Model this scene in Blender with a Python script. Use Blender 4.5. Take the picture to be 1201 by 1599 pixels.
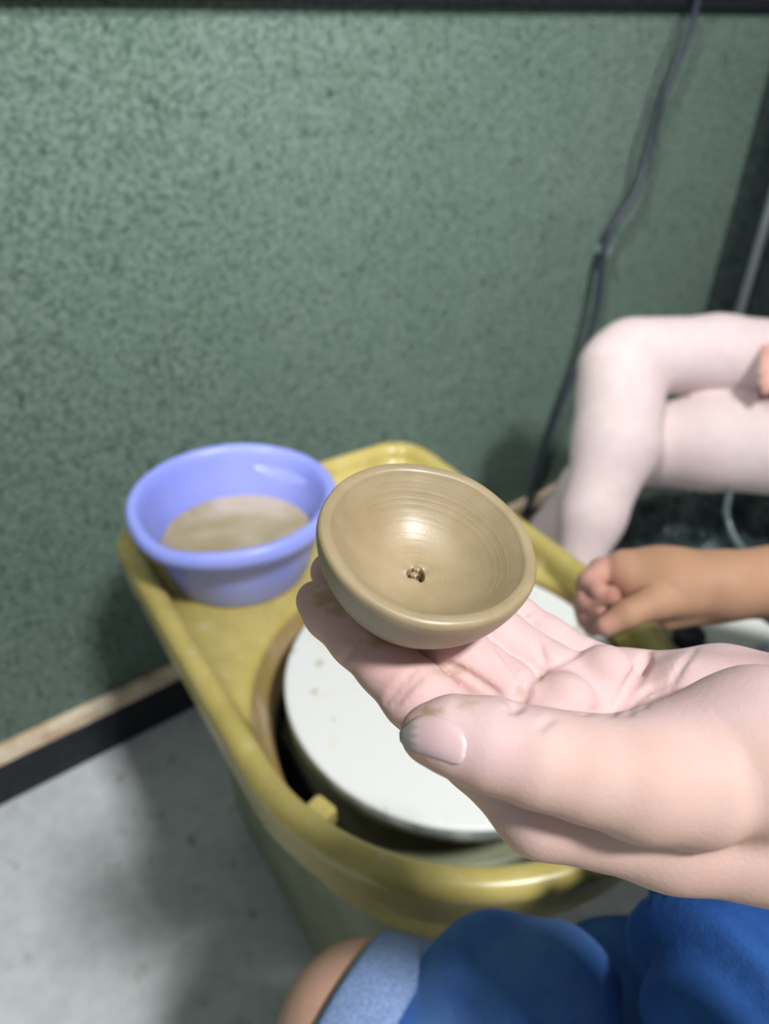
import bpy, bmesh, math, random
import numpy as np
from mathutils import Vector, Matrix

random.seed(4); rng = np.random.default_rng(7)
for o in list(bpy.data.objects): bpy.data.objects.remove(o)
S = bpy.context.scene
COL = S.collection

# ------------------------------------------------------------------ camera
FPX = 1155.0
PITCH, ROLL = math.radians(34.5), math.radians(1.0)
CAM = np.array([0, 0, 1.02])
cf = np.array([0, math.cos(PITCH), -math.sin(PITCH)])
_r0 = np.array([1.0, 0, 0]); _u0 = np.cross(_r0, cf)
cr = math.cos(ROLL)*_r0 + math.sin(ROLL)*_u0
cu = math.cos(ROLL)*_u0 - math.sin(ROLL)*_r0
def ray(x, y): return cf + (x-600.5)/FPX*cr - (y-799.5)/FPX*cu
def at(x, y, d): return CAM + d*ray(x, y)          # photo pixel + distance -> metres in the room
def onz(x, y, z):
    d = ray(x, y); return CAM + d*(z-CAM[2])/d[2]

cam = bpy.data.cameras.new('camera'); camo = bpy.data.objects.new('camera', cam); COL.objects.link(camo)
camo.matrix_world = Matrix(((cr[0], cu[0], -cf[0], CAM[0]), (cr[1], cu[1], -cf[1], CAM[1]), (cr[2], cu[2], -cf[2], CAM[2]), (0, 0, 0, 1)))
cam.sensor_fit = 'VERTICAL'; cam.sensor_height = 36; cam.lens = 36*FPX/1599
cam.clip_start = 0.01
cam.dof.use_dof = True; cam.dof.focus_distance = 0.215; cam.dof.aperture_fstop = 26/2.9
S.camera = camo

# ------------------------------------------------------------------ light
w = bpy.data.worlds.new('room_light'); S.world = w; w.use_nodes = True
w.node_tree.nodes['Background'].inputs[0].default_value = (0.88, 0.95, 1.0, 1)
w.node_tree.nodes['Background'].inputs[1].default_value = 0.19
def area(name, loc, target, sx, sy, power, col=(1, 1, 1)):
    l = bpy.data.lights.new(name, 'AREA'); l.shape = 'RECTANGLE'; l.size = sx; l.size_y = sy; l.energy = power; l.color = col
    o = bpy.data.objects.new(name, l); COL.objects.link(o); o.location = loc
    o.rotation_euler = (Vector(target)-Vector(loc)).to_track_quat('-Z', 'Y').to_euler()
    return o
area('ceiling_lamp', (1.115, -0.94, 3.35), (0.05, 0.5, 0.5), 0.36, 0.30, 98, (1.0, 0.985, 0.975))
wl_ = area('added_wall_spot', (-0.70, -0.60, 2.45), (-0.15, 0.90, 1.22), 0.16, 0.16, 3.6, (1.0, 1.0, 1.0)); wl_.data.spread = math.radians(40)  # added, unseen spot that brightens the upper part of the back wall
S.view_settings.view_transform = 'Standard'; S.view_settings.look = 'None'
S.view_settings.gamma = 1; S.view_settings.use_curve_mapping = False
S.view_settings.exposure = 0.35

# ------------------------------------------------------------------ materials
def srgb(r, g, b):
    f = lambda c: (c/255/12.92 if c/255 <= 0.04045 else ((c/255+0.055)/1.055)**2.4)
    return (f(r), f(g), f(b), 1)
def mat(name, col, rough=0.5, spec=0.5, metal=0, sss=0, sssr=(1, .4, .25), coat=0):
    m = bpy.data.materials.new(name); m.use_nodes = True
    b = m.node_tree.nodes['Principled BSDF']
    b.inputs['Base Color'].default_value = col; b.inputs['Roughness'].default_value = rough
    b.inputs['Specular IOR Level'].default_value = spec; b.inputs['Metallic'].default_value = metal
    b.inputs['Coat Weight'].default_value = coat
    if sss:
        b.inputs['Subsurface Weight'].default_value = sss; b.inputs['Subsurface Scale'].default_value = 0.004
        b.inputs['Subsurface Radius'].default_value = sssr
    return m
class NT:
    def __init__(s, m): s.m = m; s.t = m.node_tree; s.b = s.t.nodes['Principled BSDF']
    def n(s, typ, **kw):
        nd = s.t.nodes.new(typ)
        for k, v in kw.items():
            if k.startswith('i_'):
                key = k[2:]; key = int(key) if key.isdigit() else key.replace('_', ' ')
                nd.inputs[key].default_value = v
            else: setattr(nd, k, v)
        return nd
    def l(s, a, b): s.t.links.new(a, b)
    def coords(s, kind='Object'): return s.n('ShaderNodeTexCoord').outputs[kind]
    def noise(s, vec, scale, detail=3, rough=.5, dist=0):
        nd = s.n('ShaderNodeTexNoise', i_Scale=scale, i_Detail=detail, i_Roughness=rough, i_Distortion=dist); s.l(vec, nd.inputs['Vector']); return nd.outputs['Fac']
    def ramp(s, fac, stops, interp='LINEAR'):
        nd = s.n('ShaderNodeValToRGB'); nd.color_ramp.interpolation = interp; e = nd.color_ramp.elements
        while len(e) < len(stops): e.new(0.5)
        for el, (p, c) in zip(e, stops): el.position = p; el.color = c
        s.l(fac, nd.inputs[0]); return nd.outputs[0]
    def mix(s, fac, a, b, mode='MIX'):
        nd = s.n('ShaderNodeMix', data_type='RGBA', blend_type=mode)
        for v, i in ((fac, 0), (a, 6), (b, 7)):
            if hasattr(v, 'links'): s.l(v, nd.inputs[i])
            else: nd.inputs[i].default_value = v
        return nd.outputs[2]
    def bump(s, h, strength, dist):
        nd = s.n('ShaderNodeBump', i_Strength=strength, i_Distance=dist); s.l(h, nd.inputs['Height']); s.l(nd.outputs[0], s.b.inputs['Normal'])
    def base(s, c): s.l(c, s.b.inputs['Base Color'])
g4 = lambda v: (v, v, v, 1)

M = {}
# speckled green-grey plaster
m = mat('speckled_wall', (0.2, .25, .21, 1), 0.8, 0.2); t = NT(m); v = t.coords()
n1 = t.noise(v, 150, 3, .6); n2 = t.noise(v, 3.0, 3, .6); n3 = t.noise(v, 62, 2, .5, .4)
sp = t.ramp(n1, [(.33, srgb(72, 92, 82)), (.46, srgb(93, 112, 102)), (.60, srgb(116, 133, 124))])
dk = t.ramp(n3, [(.26, g4(.36)), (.38, g4(1))])
c = t.mix(.8, sp, dk, 'MULTIPLY')
c = t.mix(.5, c, t.ramp(n2, [(.3, srgb(215, 228, 218)), (.7, srgb(255, 255, 255))]), 'MULTIPLY')
t.base(c); t.bump(n1, .5, .004); M['wall'] = m
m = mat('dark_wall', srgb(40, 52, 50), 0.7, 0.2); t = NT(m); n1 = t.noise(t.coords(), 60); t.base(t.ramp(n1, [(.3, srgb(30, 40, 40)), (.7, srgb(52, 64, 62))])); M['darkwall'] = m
# concrete floor
m = mat('concrete_floor', g4(.4), 0.55, 0.35); t = NT(m); v = t.coords()
n1 = t.noise(v, 9, 5, .6); n2 = t.noise(v, 45, 3, .6); n3 = t.noise(v, 28, 2, .5)
c = t.ramp(n1, [(.3, srgb(188, 195, 197)), (.7, srgb(212, 217, 220))])
c = t.mix(1, c, t.ramp(n3, [(.25, srgb(205, 196, 190)), (.36, g4(1))]), 'MULTIPLY')
c = t.mix(.25, c, t.ramp(n2, [(.35, g4(.6)), (.6, g4(1))]), 'MULTIPLY')
t.base(c); t.bump(n2, .2, .003); M['floor'] = m
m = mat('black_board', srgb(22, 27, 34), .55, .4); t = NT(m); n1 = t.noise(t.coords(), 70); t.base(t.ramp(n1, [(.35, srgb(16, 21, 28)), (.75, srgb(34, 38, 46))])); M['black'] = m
m = mat('cream_strip', srgb(225, 205, 175), .6); t = NT(m); n1 = t.noise(t.coords(), 40, 4); t.base(t.ramp(n1, [(.3, srgb(205, 175, 140)), (.6, srgb(232, 216, 192))])); M['cream'] = m
m = mat('honey_wood', srgb(205, 165, 100), .5); t = NT(m); wv = t.n('ShaderNodeTexNoise', i_Scale=14.0); mp = t.n('ShaderNodeMapping'); mp.inputs['Scale'].default_value = (1, 8, 8); t.l(t.coords(), mp.inputs[0]); t.l(mp.outputs[0], wv.inputs[0]); t.base(t.ramp(wv.outputs[0], [(.3, srgb(180, 138, 76)), (.7, srgb(216, 178, 112))])); M['wood'] = m
# mustard plastic tray with dried slip
m = mat('mustard_plastic', srgb(186, 168, 86), .36, .5); t = NT(m); v = t.coords()
n1 = t.noise(v, 14, 4, .6); n2 = t.noise(v, 55, 3, .6)
c = t.ramp(n1, [(.35, srgb(168, 153, 86)), (.65, srgb(190, 174, 104))])
c = t.mix(t.ramp(n2, [(.60, g4(0)), (.72, g4(.55))]), c, srgb(196, 184, 150))
t.base(c); t.l(t.ramp(n1, [(.3, g4(.22)), (.7, g4(.36))]), t.b.inputs['Roughness']); M['mustard'] = m
m = mat('slip_coated_pan', srgb(160, 138, 96), .4, .5); t = NT(m); v = t.coords()
n1 = t.noise(v, 22, 4, .6, .6); t.base(t.ramp(n1, [(.3, srgb(150, 130, 62)), (.5, srgb(160, 138, 98)), (.7, srgb(186, 168, 136))])); t.bump(n1, .3, .003); M['slip'] = m
m = mat('olive_cabinet', srgb(132, 134, 108), .5, .4); t = NT(m); n1 = t.noise(t.coords(), 20, 4); t.base(t.ramp(n1, [(.3, srgb(116, 122, 96)), (.7, srgb(136, 142, 116))])); M['cabinet'] = m
# white bat with clay smears
m = mat('white_bat', srgb(236, 238, 236), .45, .4); t = NT(m); v = t.coords()
n1 = t.noise(v, 16, 3, .5, 1.2); n2 = t.noise(v, 60, 2)
c = t.ramp(n1, [(.30, srgb(222, 214, 188)), (.40, srgb(224, 226, 224))])
c = t.mix(t.ramp(n2, [(.27, g4(.6)), (.33, g4(0))]), c, srgb(176, 166, 130)); t.base(c); M['bat'] = m
m = mat('bat_edge', srgb(140, 148, 142), .6); t = NT(m); n1 = t.noise(t.coords(), 60, 3); t.base(t.ramp(n1, [(.35, srgb(128, 138, 134)), (.65, srgb(188, 196, 190))])); M['batedge'] = m
M['steel'] = mat('dark_steel', srgb(40, 40, 42), .5, .5, .4)
M['chrome'] = mat('grey_metal', srgb(170, 178, 184), .35, .5, .7)
M['whiteplastic'] = mat('white_plastic', srgb(214, 218, 212), .4)
M['knob'] = mat('black_knob', srgb(20, 22, 30), .4)
m = mat('periwinkle_plastic', srgb(148, 158, 228), .32, .5, sss=.1, sssr=(.4, .5, 1)); t = NT(m); n1 = t.noise(t.coords(), 9, 3); t.base(t.ramp(n1, [(.3, srgb(136, 148, 230)), (.7, srgb(154, 164, 238))])); M['basin'] = m
m = mat('muddy_water', srgb(168, 154, 132), .06, .5); t = NT(m); n1 = t.noise(t.coords(), 16, 3, .5, .5); t.base(t.ramp(n1, [(.35, srgb(150, 138, 104)), (.65, srgb(180, 166, 148))])); M['water'] = m
# wet clay
m = mat('wet_clay', srgb(182, 164, 124), .42, .85); t = NT(m); v = t.coords()
n1 = t.noise(v, 60, 4, .6); c = t.ramp(n1, [(.3, srgb(152, 135, 103)), (.7, srgb(170, 152, 120))])
sx = t.n('ShaderNodeSeparateXYZ'); t.l(v, sx.inputs[0])
vl = t.n('ShaderNodeVectorMath', operation='LENGTH'); cx = t.n('ShaderNodeCombineXYZ'); t.l(sx.outputs[0], cx.inputs[0]); t.l(sx.outputs[1], cx.inputs[1]); t.l(cx.outputs[0], vl.inputs[0])
cz = t.n('ShaderNodeCombineXYZ'); t.l(vl.outputs['Value'], cz.inputs[0]); t.l(sx.outputs[2], cz.inputs[1])
rings = t.n('ShaderNodeTexNoise', i_Scale=900.0, i_Detail=3.0); t.l(cz.outputs[0], rings.inputs['Vector'])
fine = t.noise(v, 1400, 2)
ad = t.n('ShaderNodeMath', operation='MULTIPLY_ADD', i_1=.25); t.l(fine, ad.inputs[0]); t.l(rings.outputs['Fac'], ad.inputs[2])
t.base(c); t.bump(ad.outputs[0], .26, .0005); M['clay'] = m
# skin driven by the colour attribute 'tone' (palm / back of the hand / dried clay)
def skin(name, sss=.12, rough=.62):
    m = mat(name, (.7, .5, .42, 1), rough, .25, sss=sss); t = NT(m); a = t.n('ShaderNodeVertexColor'); a.layer_name = 'tone'
    v = t.coords(); n1 = t.noise(v, 55, 4, .6); n2 = t.noise(v, 700, 3, .6)
    c = t.mix(.35, a.outputs[0], t.ramp(n1, [(.3, (.80, .68, .66, 1)), (.7, (1, 1, 1, 1))]), 'MULTIPLY'); t.base(c)
    t.bump(n2, .22, .0006); return m
M['skin'] = skin('skin'); M['paleskin'] = skin('pale_skin')
m = mat('blue_denim', srgb(44, 86, 150), .85, .15); t = NT(m); v = t.coords()
n1 = t.noise(v, 8, 3, .55); n2 = t.noise(v, 600, 2); mp = t.n('ShaderNodeMapping'); mp.inputs['Scale'].default_value = (20, 20, 260); t.l(v, mp.inputs[0]); n3 = t.noise(mp.outputs[0], 3, 2)
c = t.ramp(n1, [(.30, srgb(30, 70, 142)), (.52, srgb(50, 95, 164)), (.74, srgb(98, 134, 190))])
c = t.mix(.35, c, t.ramp(n2, [(.3, g4(.55)), (.7, g4(1))]), 'MULTIPLY'); c = t.mix(.25, c, t.ramp(n3, [(.3, g4(.6)), (.7, g4(1))]), 'MULTIPLY')
t.base(c); t.bump(n2, .4, .001); M['denim'] = m
m = mat('faded_denim', srgb(120, 144, 186), .85, .15); t = NT(m); n2 = t.noise(t.coords(), 500, 2); t.base(t.ramp(n2, [(.3, srgb(104, 128, 172)), (.7, srgb(136, 158, 198))])); M['cuff'] = m
m = mat('navy_cloth', srgb(24, 30, 46), .85, .15); t = NT(m); n1 = t.noise(t.coords(), 12); t.base(t.ramp(n1, [(.3, srgb(18, 24, 38)), (.7, srgb(34, 42, 60))])); M['navy'] = m
m = mat('dark_hair', srgb(24, 20, 18), .4, .5); t = NT(m); n1 = t.noise(t.coords(), 80); t.base(t.ramp(n1, [(.3, srgb(18, 14, 12)), (.7, srgb(38, 30, 26))])); M['hair'] = m
m = mat('nail', srgb(226, 196, 198), .3, .5); t = NT(m); a = t.n('ShaderNodeVertexColor'); a.layer_name = 'tone'; t.base(a.outputs[0]); M['nail'] = m
m = mat('black_plastic_film', srgb(28, 38, 42), .28, .5); t = NT(m); n1 = t.noise(t.coords(), 14, 4, .6); t.base(t.ramp(n1, [(.3, srgb(44, 58, 62)), (.7, srgb(104, 120, 124))])); M['film'] = m
M['cable'] = mat('dark_cable', srgb(38, 46, 58), .45)
M['sandal'] = mat('maroon_rubber', srgb(72, 40, 46), .6)

# ------------------------------------------------------------------ mesh helpers
def link(name, me, material, parent=None):
    o = bpy.data.objects.new(name, me); COL.objects.link(o)
    if material: me.materials.append(M[material] if isinstance(material, str) else material)
    if parent is not None: o.parent = parent
    return o
def tag(o, label, cat, group=None, kind=None):
    o['label'] = label; o['category'] = cat
    if group: o['group'] = group
    if kind: o['kind'] = kind
    return o
def struct(o): o['kind'] = 'structure'; return o
def empty(name, loc=(0, 0, 0)):
    o = bpy.data.objects.new(name, None); COL.objects.link(o); o.location = loc; o.empty_display_size = .05; return o
def pyd(v, f, smooth=True):
    me = bpy.data.meshes.new('m'); me.from_pydata([tuple(map(float, p)) for p in v], [], [tuple(q) for q in f]); me.update()
    if smooth: me.polygons.foreach_set('use_smooth', [True]*len(me.polygons))
    return me
def box(name, c, size, axes, material, parent=None, bevel=.003):
    """box with centre c, full sizes, and axes = three unit vectors"""
    bm = bmesh.new(); bmesh.ops.create_cube(bm, size=1)
    if bevel:
        bmesh.ops.scale(bm, vec=size, verts=bm.verts)
        bmesh.ops.bevel(bm, geom=bm.edges[:], offset=bevel, segments=2, affect='EDGES', profile=.5)
    else: bmesh.ops.scale(bm, vec=size, verts=bm.verts)
    A = np.array(axes)
    for vv in bm.verts: vv.co = Vector(np.array(c) + vv.co[0]*A[0] + vv.co[1]*A[1] + vv.co[2]*A[2])
    bm.normal_update(); me = bpy.data.meshes.new(name); bm.to_mesh(me); bm.free()
    return link(name, me, material, parent)
def tube(name, pts, rad, material, parent=None, n=10, sub=1):
    P = np.array(pts, float)
    if sub > 1:
        T = np.linspace(0, len(P)-1, (len(P)-1)*sub+1); Q = []
        for tt in T:
            i = min(int(tt), len(P)-2); u = tt-i
            p0, p1, p2, p3 = P[max(i-1, 0)], P[i], P[i+1], P[min(i+2, len(P)-1)]
            Q.append(.5*((2*p1)+(-p0+p2)*u+(2*p0-5*p1+4*p2-p3)*u*u+(-p0+3*p1-3*p2+p3)*u**3))
        P = np.array(Q)
    R = np.broadcast_to(np.asarray(rad, float), (len(P),)) if np.ndim(rad) == 0 else np.interp(np.linspace(0, 1, len(P)), np.linspace(0, 1, len(rad)), rad)
    V = []; Fc = []; prev = None
    for i in range(len(P)):
        d = P[min(i+1, len(P)-1)]-P[max(i-1, 0)]; d /= np.linalg.norm(d)
        a = np.cross(d, [0, 0, 1.0]) if prev is None else prev-d*(prev@d)
        if np.linalg.norm(a) < 1e-4: a = np.cross(d, [1.0, 0, 0])
        a /= np.linalg.norm(a); prev = a; b = np.cross(d, a)
        for k in range(n): th = 2*math.pi*k/n; V.append(P[i]+R[i]*(math.cos(th)*a+math.sin(th)*b))
    for i in range(len(P)-1):
        for k in range(n): Fc.append((i*n+k, i*n+(k+1) % n, (i+1)*n+(k+1) % n, (i+1)*n+k))
    Fc.append(tuple(range(n))[::-1]); Fc.append(tuple(range((len(P)-1)*n, len(P)*n)))
    return link(name, pyd(V, Fc), material, parent)
def lathe(name, prof, material, parent=None, n=72, wob=None):
    V = []; Fc = []; k = len(prof)
    for i in range(n):
        th = 2*math.pi*i/n
        for j, (r, z) in enumerate(prof):
            if wob: r, z = wob(th, r, z, j)
            V.append((r*math.cos(th), r*math.sin(th), z))
    for i in range(n):
        for j in range(k-1):
            a, b = i*k+j, ((i+1) % n)*k+j
            Fc.append((a, b, b+1, a+1))
    if prof[0][0] > 1e-6: Fc.append(tuple(i*k for i in range(n))[::-1])
    if prof[-1][0] > 1e-6: Fc.append(tuple(i*k+k-1 for i in range(n)))
    me = pyd(V, Fc); bm = bmesh.new(); bm.from_mesh(me); bmesh.ops.remove_doubles(bm, verts=bm.verts, dist=1e-6)
    bmesh.ops.recalc_face_normals(bm, faces=bm.faces); bm.to_mesh(me); bm.free()
    return link(name, me, material, parent)

# ------------------------------------------------------------------ signed-distance modelling (bodies, hands, cloth)
class Field:
    def __init__(s, lo, hi, res):
        s.lo = np.array(lo, float); s.res = res
        s.n = np.ceil((np.array(hi)-s.lo)/res).astype(int)+1
        s.ax = [(s.lo[i]+res*np.arange(s.n[i])).astype(np.float32) for i in range(3)]
        s.v = np.full(s.n, 1.0, np.float32)
    def copy_blank(s):
        f = Field.__new__(Field); f.lo, f.res, f.n, f.ax = s.lo, s.res, s.n, s.ax; f.v = np.full(s.n, 1.0, np.float32); return f
    def win(s, lo, hi):
        a = np.clip(np.floor((np.array(lo)-s.lo)/s.res).astype(int), 0, s.n); b = np.clip(np.ceil((np.array(hi)-s.lo)/s.res).astype(int)+1, 0, s.n)
        sl = tuple(slice(x, y) for x, y in zip(a, b))
        return sl, s.ax[0][sl[0]][:, None, None], s.ax[1][sl[1]][None, :, None], s.ax[2][sl[2]][None, None, :]
    @staticmethod
    def smin(a, b, k):
        if k <= 0: return np.minimum(a, b)
        h = np.clip(.5+.5*(b-a)/k, 0, 1); return b+(a-b)*h-k*h*(1-h)
    def cone(s, a, b, ra, rb, k=0.0, sub=False, mg=None):
        a = np.array(a, float); b = np.array(b, float); m = max(ra, rb)+(mg if mg else max(.02, 2.5*k, 4*s.res))
        sl, X, Y, Z = s.win(np.minimum(a, b)-m, np.maximum(a, b)+m)
        if s.v[sl].size == 0: return
        d = b-a; L2 = max(float(d@d), 1e-12)
        T = np.clip(((X-a[0])*d[0]+(Y-a[1])*d[1]+(Z-a[2])*d[2])/L2, 0, 1).astype(np.float32)
        D = np.sqrt((X-a[0]-T*d[0])**2+(Y-a[1]-T*d[1])**2+(Z-a[2]-T*d[2])**2)-(ra+(rb-ra)*T)
        if sub: s.v[sl] = -s.smin(-s.v[sl], D.astype(np.float32), k)
        else: s.v[sl] = s.smin(s.v[sl], D.astype(np.float32), k)
    def ball(s, c, r, k=0.0, sub=False): s.cone(c, np.array(c)+1e-5, r, r, k, sub)
    def ell(s, c, axes, rad, k=0.0, sub=False):
        """ellipsoid with three unit axes and radii"""
        c = np.array(c, float); A = np.array(axes, float); rad = np.array(rad, float); m = rad.max()+max(.02, 2.5*k)
        sl, X, Y, Z = s.win(c-m, c+m)
        if s.v[sl].size == 0: return
        q = [((X-c[0])*A[i][0]+(Y-c[1])*A[i][1]+(Z-c[2])*A[i][2])/rad[i] for i in range(3)]
        k0 = np.sqrt(q[0]**2+q[1]**2+q[2]**2); k1 = np.sqrt((q[0]/rad[0])**2+(q[1]/rad[1])**2+(q[2]/rad[2])**2)
        D = (k0*(k0-1)/np.maximum(k1, 1e-6)).astype(np.float32)
        if sub: s.v[sl] = -s.smin(-s.v[sl], D, k)
        else: s.v[sl] = s.smin(s.v[sl], D, k)
    def chain(s, pts, k=0.0):
        for (p, r), (q, r2) in zip(pts[:-1], pts[1:]): s.cone(p, q, r, r2, k)
    def add(s, f, k): s.v = s.smin(s.v, f.v, k)
    def sample(s, P):
        P = np.atleast_2d(P); g = (P-s.lo)/s.res; i = np.clip(np.floor(g).astype(int), 0, s.n-2); u = np.clip(g-i, 0, 1); r = 0
        for dx in (0, 1):
            for dy in (0, 1):
                for dz in (0, 1):
                    wt = (u[:, 0] if dx else 1-u[:, 0])*(u[:, 1] if dy else 1-u[:, 1])*(u[:, 2] if dz else 1-u[:, 2])
                    r = r+wt*s.v[i[:, 0]+dx, i[:, 1]+dy, i[:, 2]+dz]
        return r
    def hit(s, x, y, d0, d1, n=700):
        D = np.linspace(d0, d1, n); rr = ray(x, y); v = s.sample(CAM+D[:, None]*rr); j = np.argmax(v < 0)
        if v[j] >= 0: return None
        return CAM+D[j]*rr
    def mesh(s):
        v = s.v; ins = v < 0; nx, ny, nz = v.shape
        c = np.zeros((nx-1, ny-1, nz-1), np.int8)
        for dx in (0, 1):
            for dy in (0, 1):
                for dz in (0, 1): c += ins[dx:nx-1+dx, dy:ny-1+dy, dz:nz-1+dz]
        act = (c > 0) & (c < 8); idx = np.full(act.shape, -1, np.int64); I = np.argwhere(act); idx[act] = np.arange(len(I))
        cor = {}
        for dx in (0, 1):
            for dy in (0, 1):
                for dz in (0, 1): cor[(dx, dy, dz)] = v[I[:, 0]+dx, I[:, 1]+dy, I[:, 2]+dz]
        acc = np.zeros((len(I), 3)); cnt = np.zeros(len(I))
        ks = list(cor)
        for a in ks:
            for ax in range(3):
                if a[ax] == 0:
                    b = list(a); b[ax] = 1; b = tuple(b); va, vb = cor[a], cor[b]
                    mk = (va < 0) != (vb < 0); tt = np.where(mk, va/np.where(mk, va-vb, 1), 0)
                    p = np.tile(np.array(a, float), (len(I), 1)); p[:, ax] = tt
                    acc[mk] += p[mk]; cnt[mk] += 1
        V = s.lo+s.res*(I+acc/cnt[:, None]); F = []
        for ax in range(3):
            o1, o2 = (ax+1) % 3, (ax+2) % 3
            a = [slice(None)]*3; b = [slice(None)]*3; a[ax] = slice(0, -1); b[ax] = slice(1, None)
            ch = ins[tuple(a)] != ins[tuple(b)]; E = np.argwhere(ch)
            ok = (E[:, o1] > 0) & (E[:, o2] > 0) & (E[:, o1] < act.shape[o1]) & (E[:, o2] < act.shape[o2]); E = E[ok]
            def cell(d1, d2):
                q = E.copy(); q[:, o1] -= d1; q[:, o2] -= d2; return idx[q[:, 0], q[:, 1], q[:, 2]]
            q = np.stack([cell(1, 1), cell(0, 1), cell(0, 0), cell(1, 0)], 1)
            fl = ~ins[E[:, 0], E[:, 1], E[:, 2]]; q[fl] = q[fl][:, ::-1]; F.append(q)
        F = np.concatenate(F); F = F[(F >= 0).all(1)]
        return V, F
def smooth_mesh(V, F, it=1, lam=.5):
    e = np.concatenate([F[:, [0, 1]], F[:, [1, 2]], F[:, [2, 3]], F[:, [3, 0]]]); e = np.concatenate([e, e[:, ::-1]])
    cnt = np.bincount(e[:, 0], minlength=len(V))[:, None]
    for _ in range(it):
        A = np.stack([np.bincount(e[:, 0], weights=V[e[:, 1], i], minlength=len(V)) for i in range(3)], 1)/np.maximum(cnt, 1)
        V = V+lam*(A-V)
    return V
def normals(V, F):
    n = np.cross(V[F[:, 2]]-V[F[:, 0]], V[F[:, 3]]-V[F[:, 1]]); N = np.zeros_like(V)
    for k in range(4):
        for i in range(3): N[:, i] += np.bincount(F[:, k], weights=n[:, i], minlength=len(V))
    return N/np.maximum(np.linalg.norm(N, axis=1), 1e-12)[:, None]
def quick(V, F, tone=None):
    me = bpy.data.meshes.new('m'); me.vertices.add(len(V)); me.vertices.foreach_set('co', V.astype(np.float32).ravel())
    me.loops.add(F.size); me.loops.foreach_set('vertex_index', F.astype(np.int32).ravel())
    me.polygons.add(len(F)); me.polygons.foreach_set('loop_start', (np.arange(len(F))*4).astype(np.int32))
    me.update(calc_edges=True); me.validate()
    me.polygons.foreach_set('use_smooth', [True]*len(me.polygons))
    if tone is not None:
        a = me.color_attributes.new('tone', 'FLOAT_COLOR', 'POINT'); a.data.foreach_set('color', np.concatenate([tone, np.ones((len(V), 1))], 1).astype(np.float32).ravel())
    return me
def sst(x, a, b): u = np.clip((x-a)/(b-a), 0, 1); return u*u*(3-2*u)
lin = lambda *c: np.array(srgb(*c)[:3])
def nrm(v): v = np.array(v, float); return v/np.linalg.norm(v)
def vnoise(P, sc, seed=0):
    """cheap smooth pseudo-noise in [-1,1]"""
    r = np.random.default_rng(seed); o = np.zeros(len(P))
    for i in range(6):
        d = r.normal(size=3); d /= np.linalg.norm(d); o += np.sin(P@d*sc*(1+.5*i)+r.uniform(0, 6.28))/(1+.35*i)
    return o/2.6

# ------------------------------------------------------------------ the room
WT = np.array([.7863, .6179, 0]); WN = np.array([-.6179, .7863, 0]); WC = .9051
UP = np.array([0, 0, 1.0])
def onw(x, y, off=0):
    d = ray(x, y); s_ = (WC-off-WN@CAM)/(WN@d); return CAM+s_*d
def wp(a, z, off=0): return WN*(WC-off)+WT*a+UP*z      # a metres along the back wall
struct(box('floor', (0.4, .2, -.05), (6, 6, .1), np.eye(3), 'floor', bevel=0))
AR = float(WT@onw(1150, 300))                           # where the dark side wall begins
struct(box('wall_back', wp(AR-2.5, 1.3, -.06), (5.0, .12, 2.6), (WT, WN, UP), 'wall', bevel=0))
struct(box('wall_right', wp(AR+.06, 1.3, 1.2), (.12, 2.6, 2.6), (WT, WN, UP), 'darkwall', bevel=0))
bb = struct(box('baseboard_back', wp(AR-2.5, .039, .010), (5.0, .02, .076), (WT, WN, UP), 'black', bevel=.002))
bs = box('cream_strip', wp(AR-2.5, .092, .009), (5.0, .018, .028), (WT, WN, UP), 'cream', bb, bevel=.003)
tr = struct(box('trim_1', wp(AR-2.5, 1.069, .008), (5.0, .016, .06), (WT, WN, UP), 'wood', bevel=.003))
box('trim_shade_strip', wp(AR-2.5, 1.030, .006), (5.0, .012, .018), (WT, WN, UP), 'black', tr, bevel=.003)  # black strip stands in for the shadow under the wooden trim

# cable hanging down the wall
cpx = [(1094, -60), (1088, 10), (1062, 90), (1036, 150), (1022, 205), (1008, 262), (994, 298), (965, 345), (944, 388), (938, 425), (930, 485), (908, 560), (876, 635), (846, 715), (820, 800)]
cpt = [onw(x, y, .027+.004*math.sin(i*1.3)) for i, (x, y) in enumerate(cpx)]
cab = tag(tube('wall_cable', cpt, .0062, 'cable', n=8, sub=4), 'dark cable hanging down the speckled green wall', 'cable')
cl = onw(943, 391, .017); box('cable_clip', cl, (.013, .034, .016), (WT, WN, UP), 'chrome', cab, bevel=.002)
thin = tag(tube('wire_shadow', [onw(x, y, .0035) for x, y in [(1058, 26), (1048, 60), (1020, 130), (1003, 190), (985, 250), (976, 300), (950, 345), (928, 400), (918, 450), (905, 510), (885, 580), (862, 650), (840, 720)]], .0016, 'cable', n=6, sub=3), 'thin dark wire standing mostly for the shadow left of the thicker cable', 'wire')  # dark tube, mostly the cable's shadow on the wall built as a wire

# ------------------------------------------------------------------ pottery wheel
W = np.array([.068, .473, 0]); EA = np.array([.55, -.835, 0]); EA /= np.linalg.norm(EA); SA = np.array([-EA[1], EA[0], 0])
def wl(s_, e_, z): return W+SA*s_+EA*e_+UP*z
def sd2(s_, e_, R=.21, back=.385, cr_=.055):
    # D shape: round towards the potter, square with rounded corners at the back
    if e_ > 0: return math.hypot(s_, e_)-R
    q0 = abs(s_)-(R-cr_); q1 = abs(e_+back/2)-(back/2-cr_)
    if e_ > -back/2: return abs(s_)-R
    return math.hypot(max(q0, 0), max(q1, 0))+min(max(q0, q1), 0)-cr_
def rad_at(th, d, **kw):
    lo, hi = 0.0, .6
    for _ in range(34):
        md = (lo+hi)/2
        if sd2(md*math.cos(th), md*math.sin(th), **kw) < -d: lo = md
        else: hi = md
    return lo
wheel = tag(empty('pottery_wheel', wl(0, 0, 0)), 'mustard yellow electric pottery wheel with round splash tray', 'pottery wheel')
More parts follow.
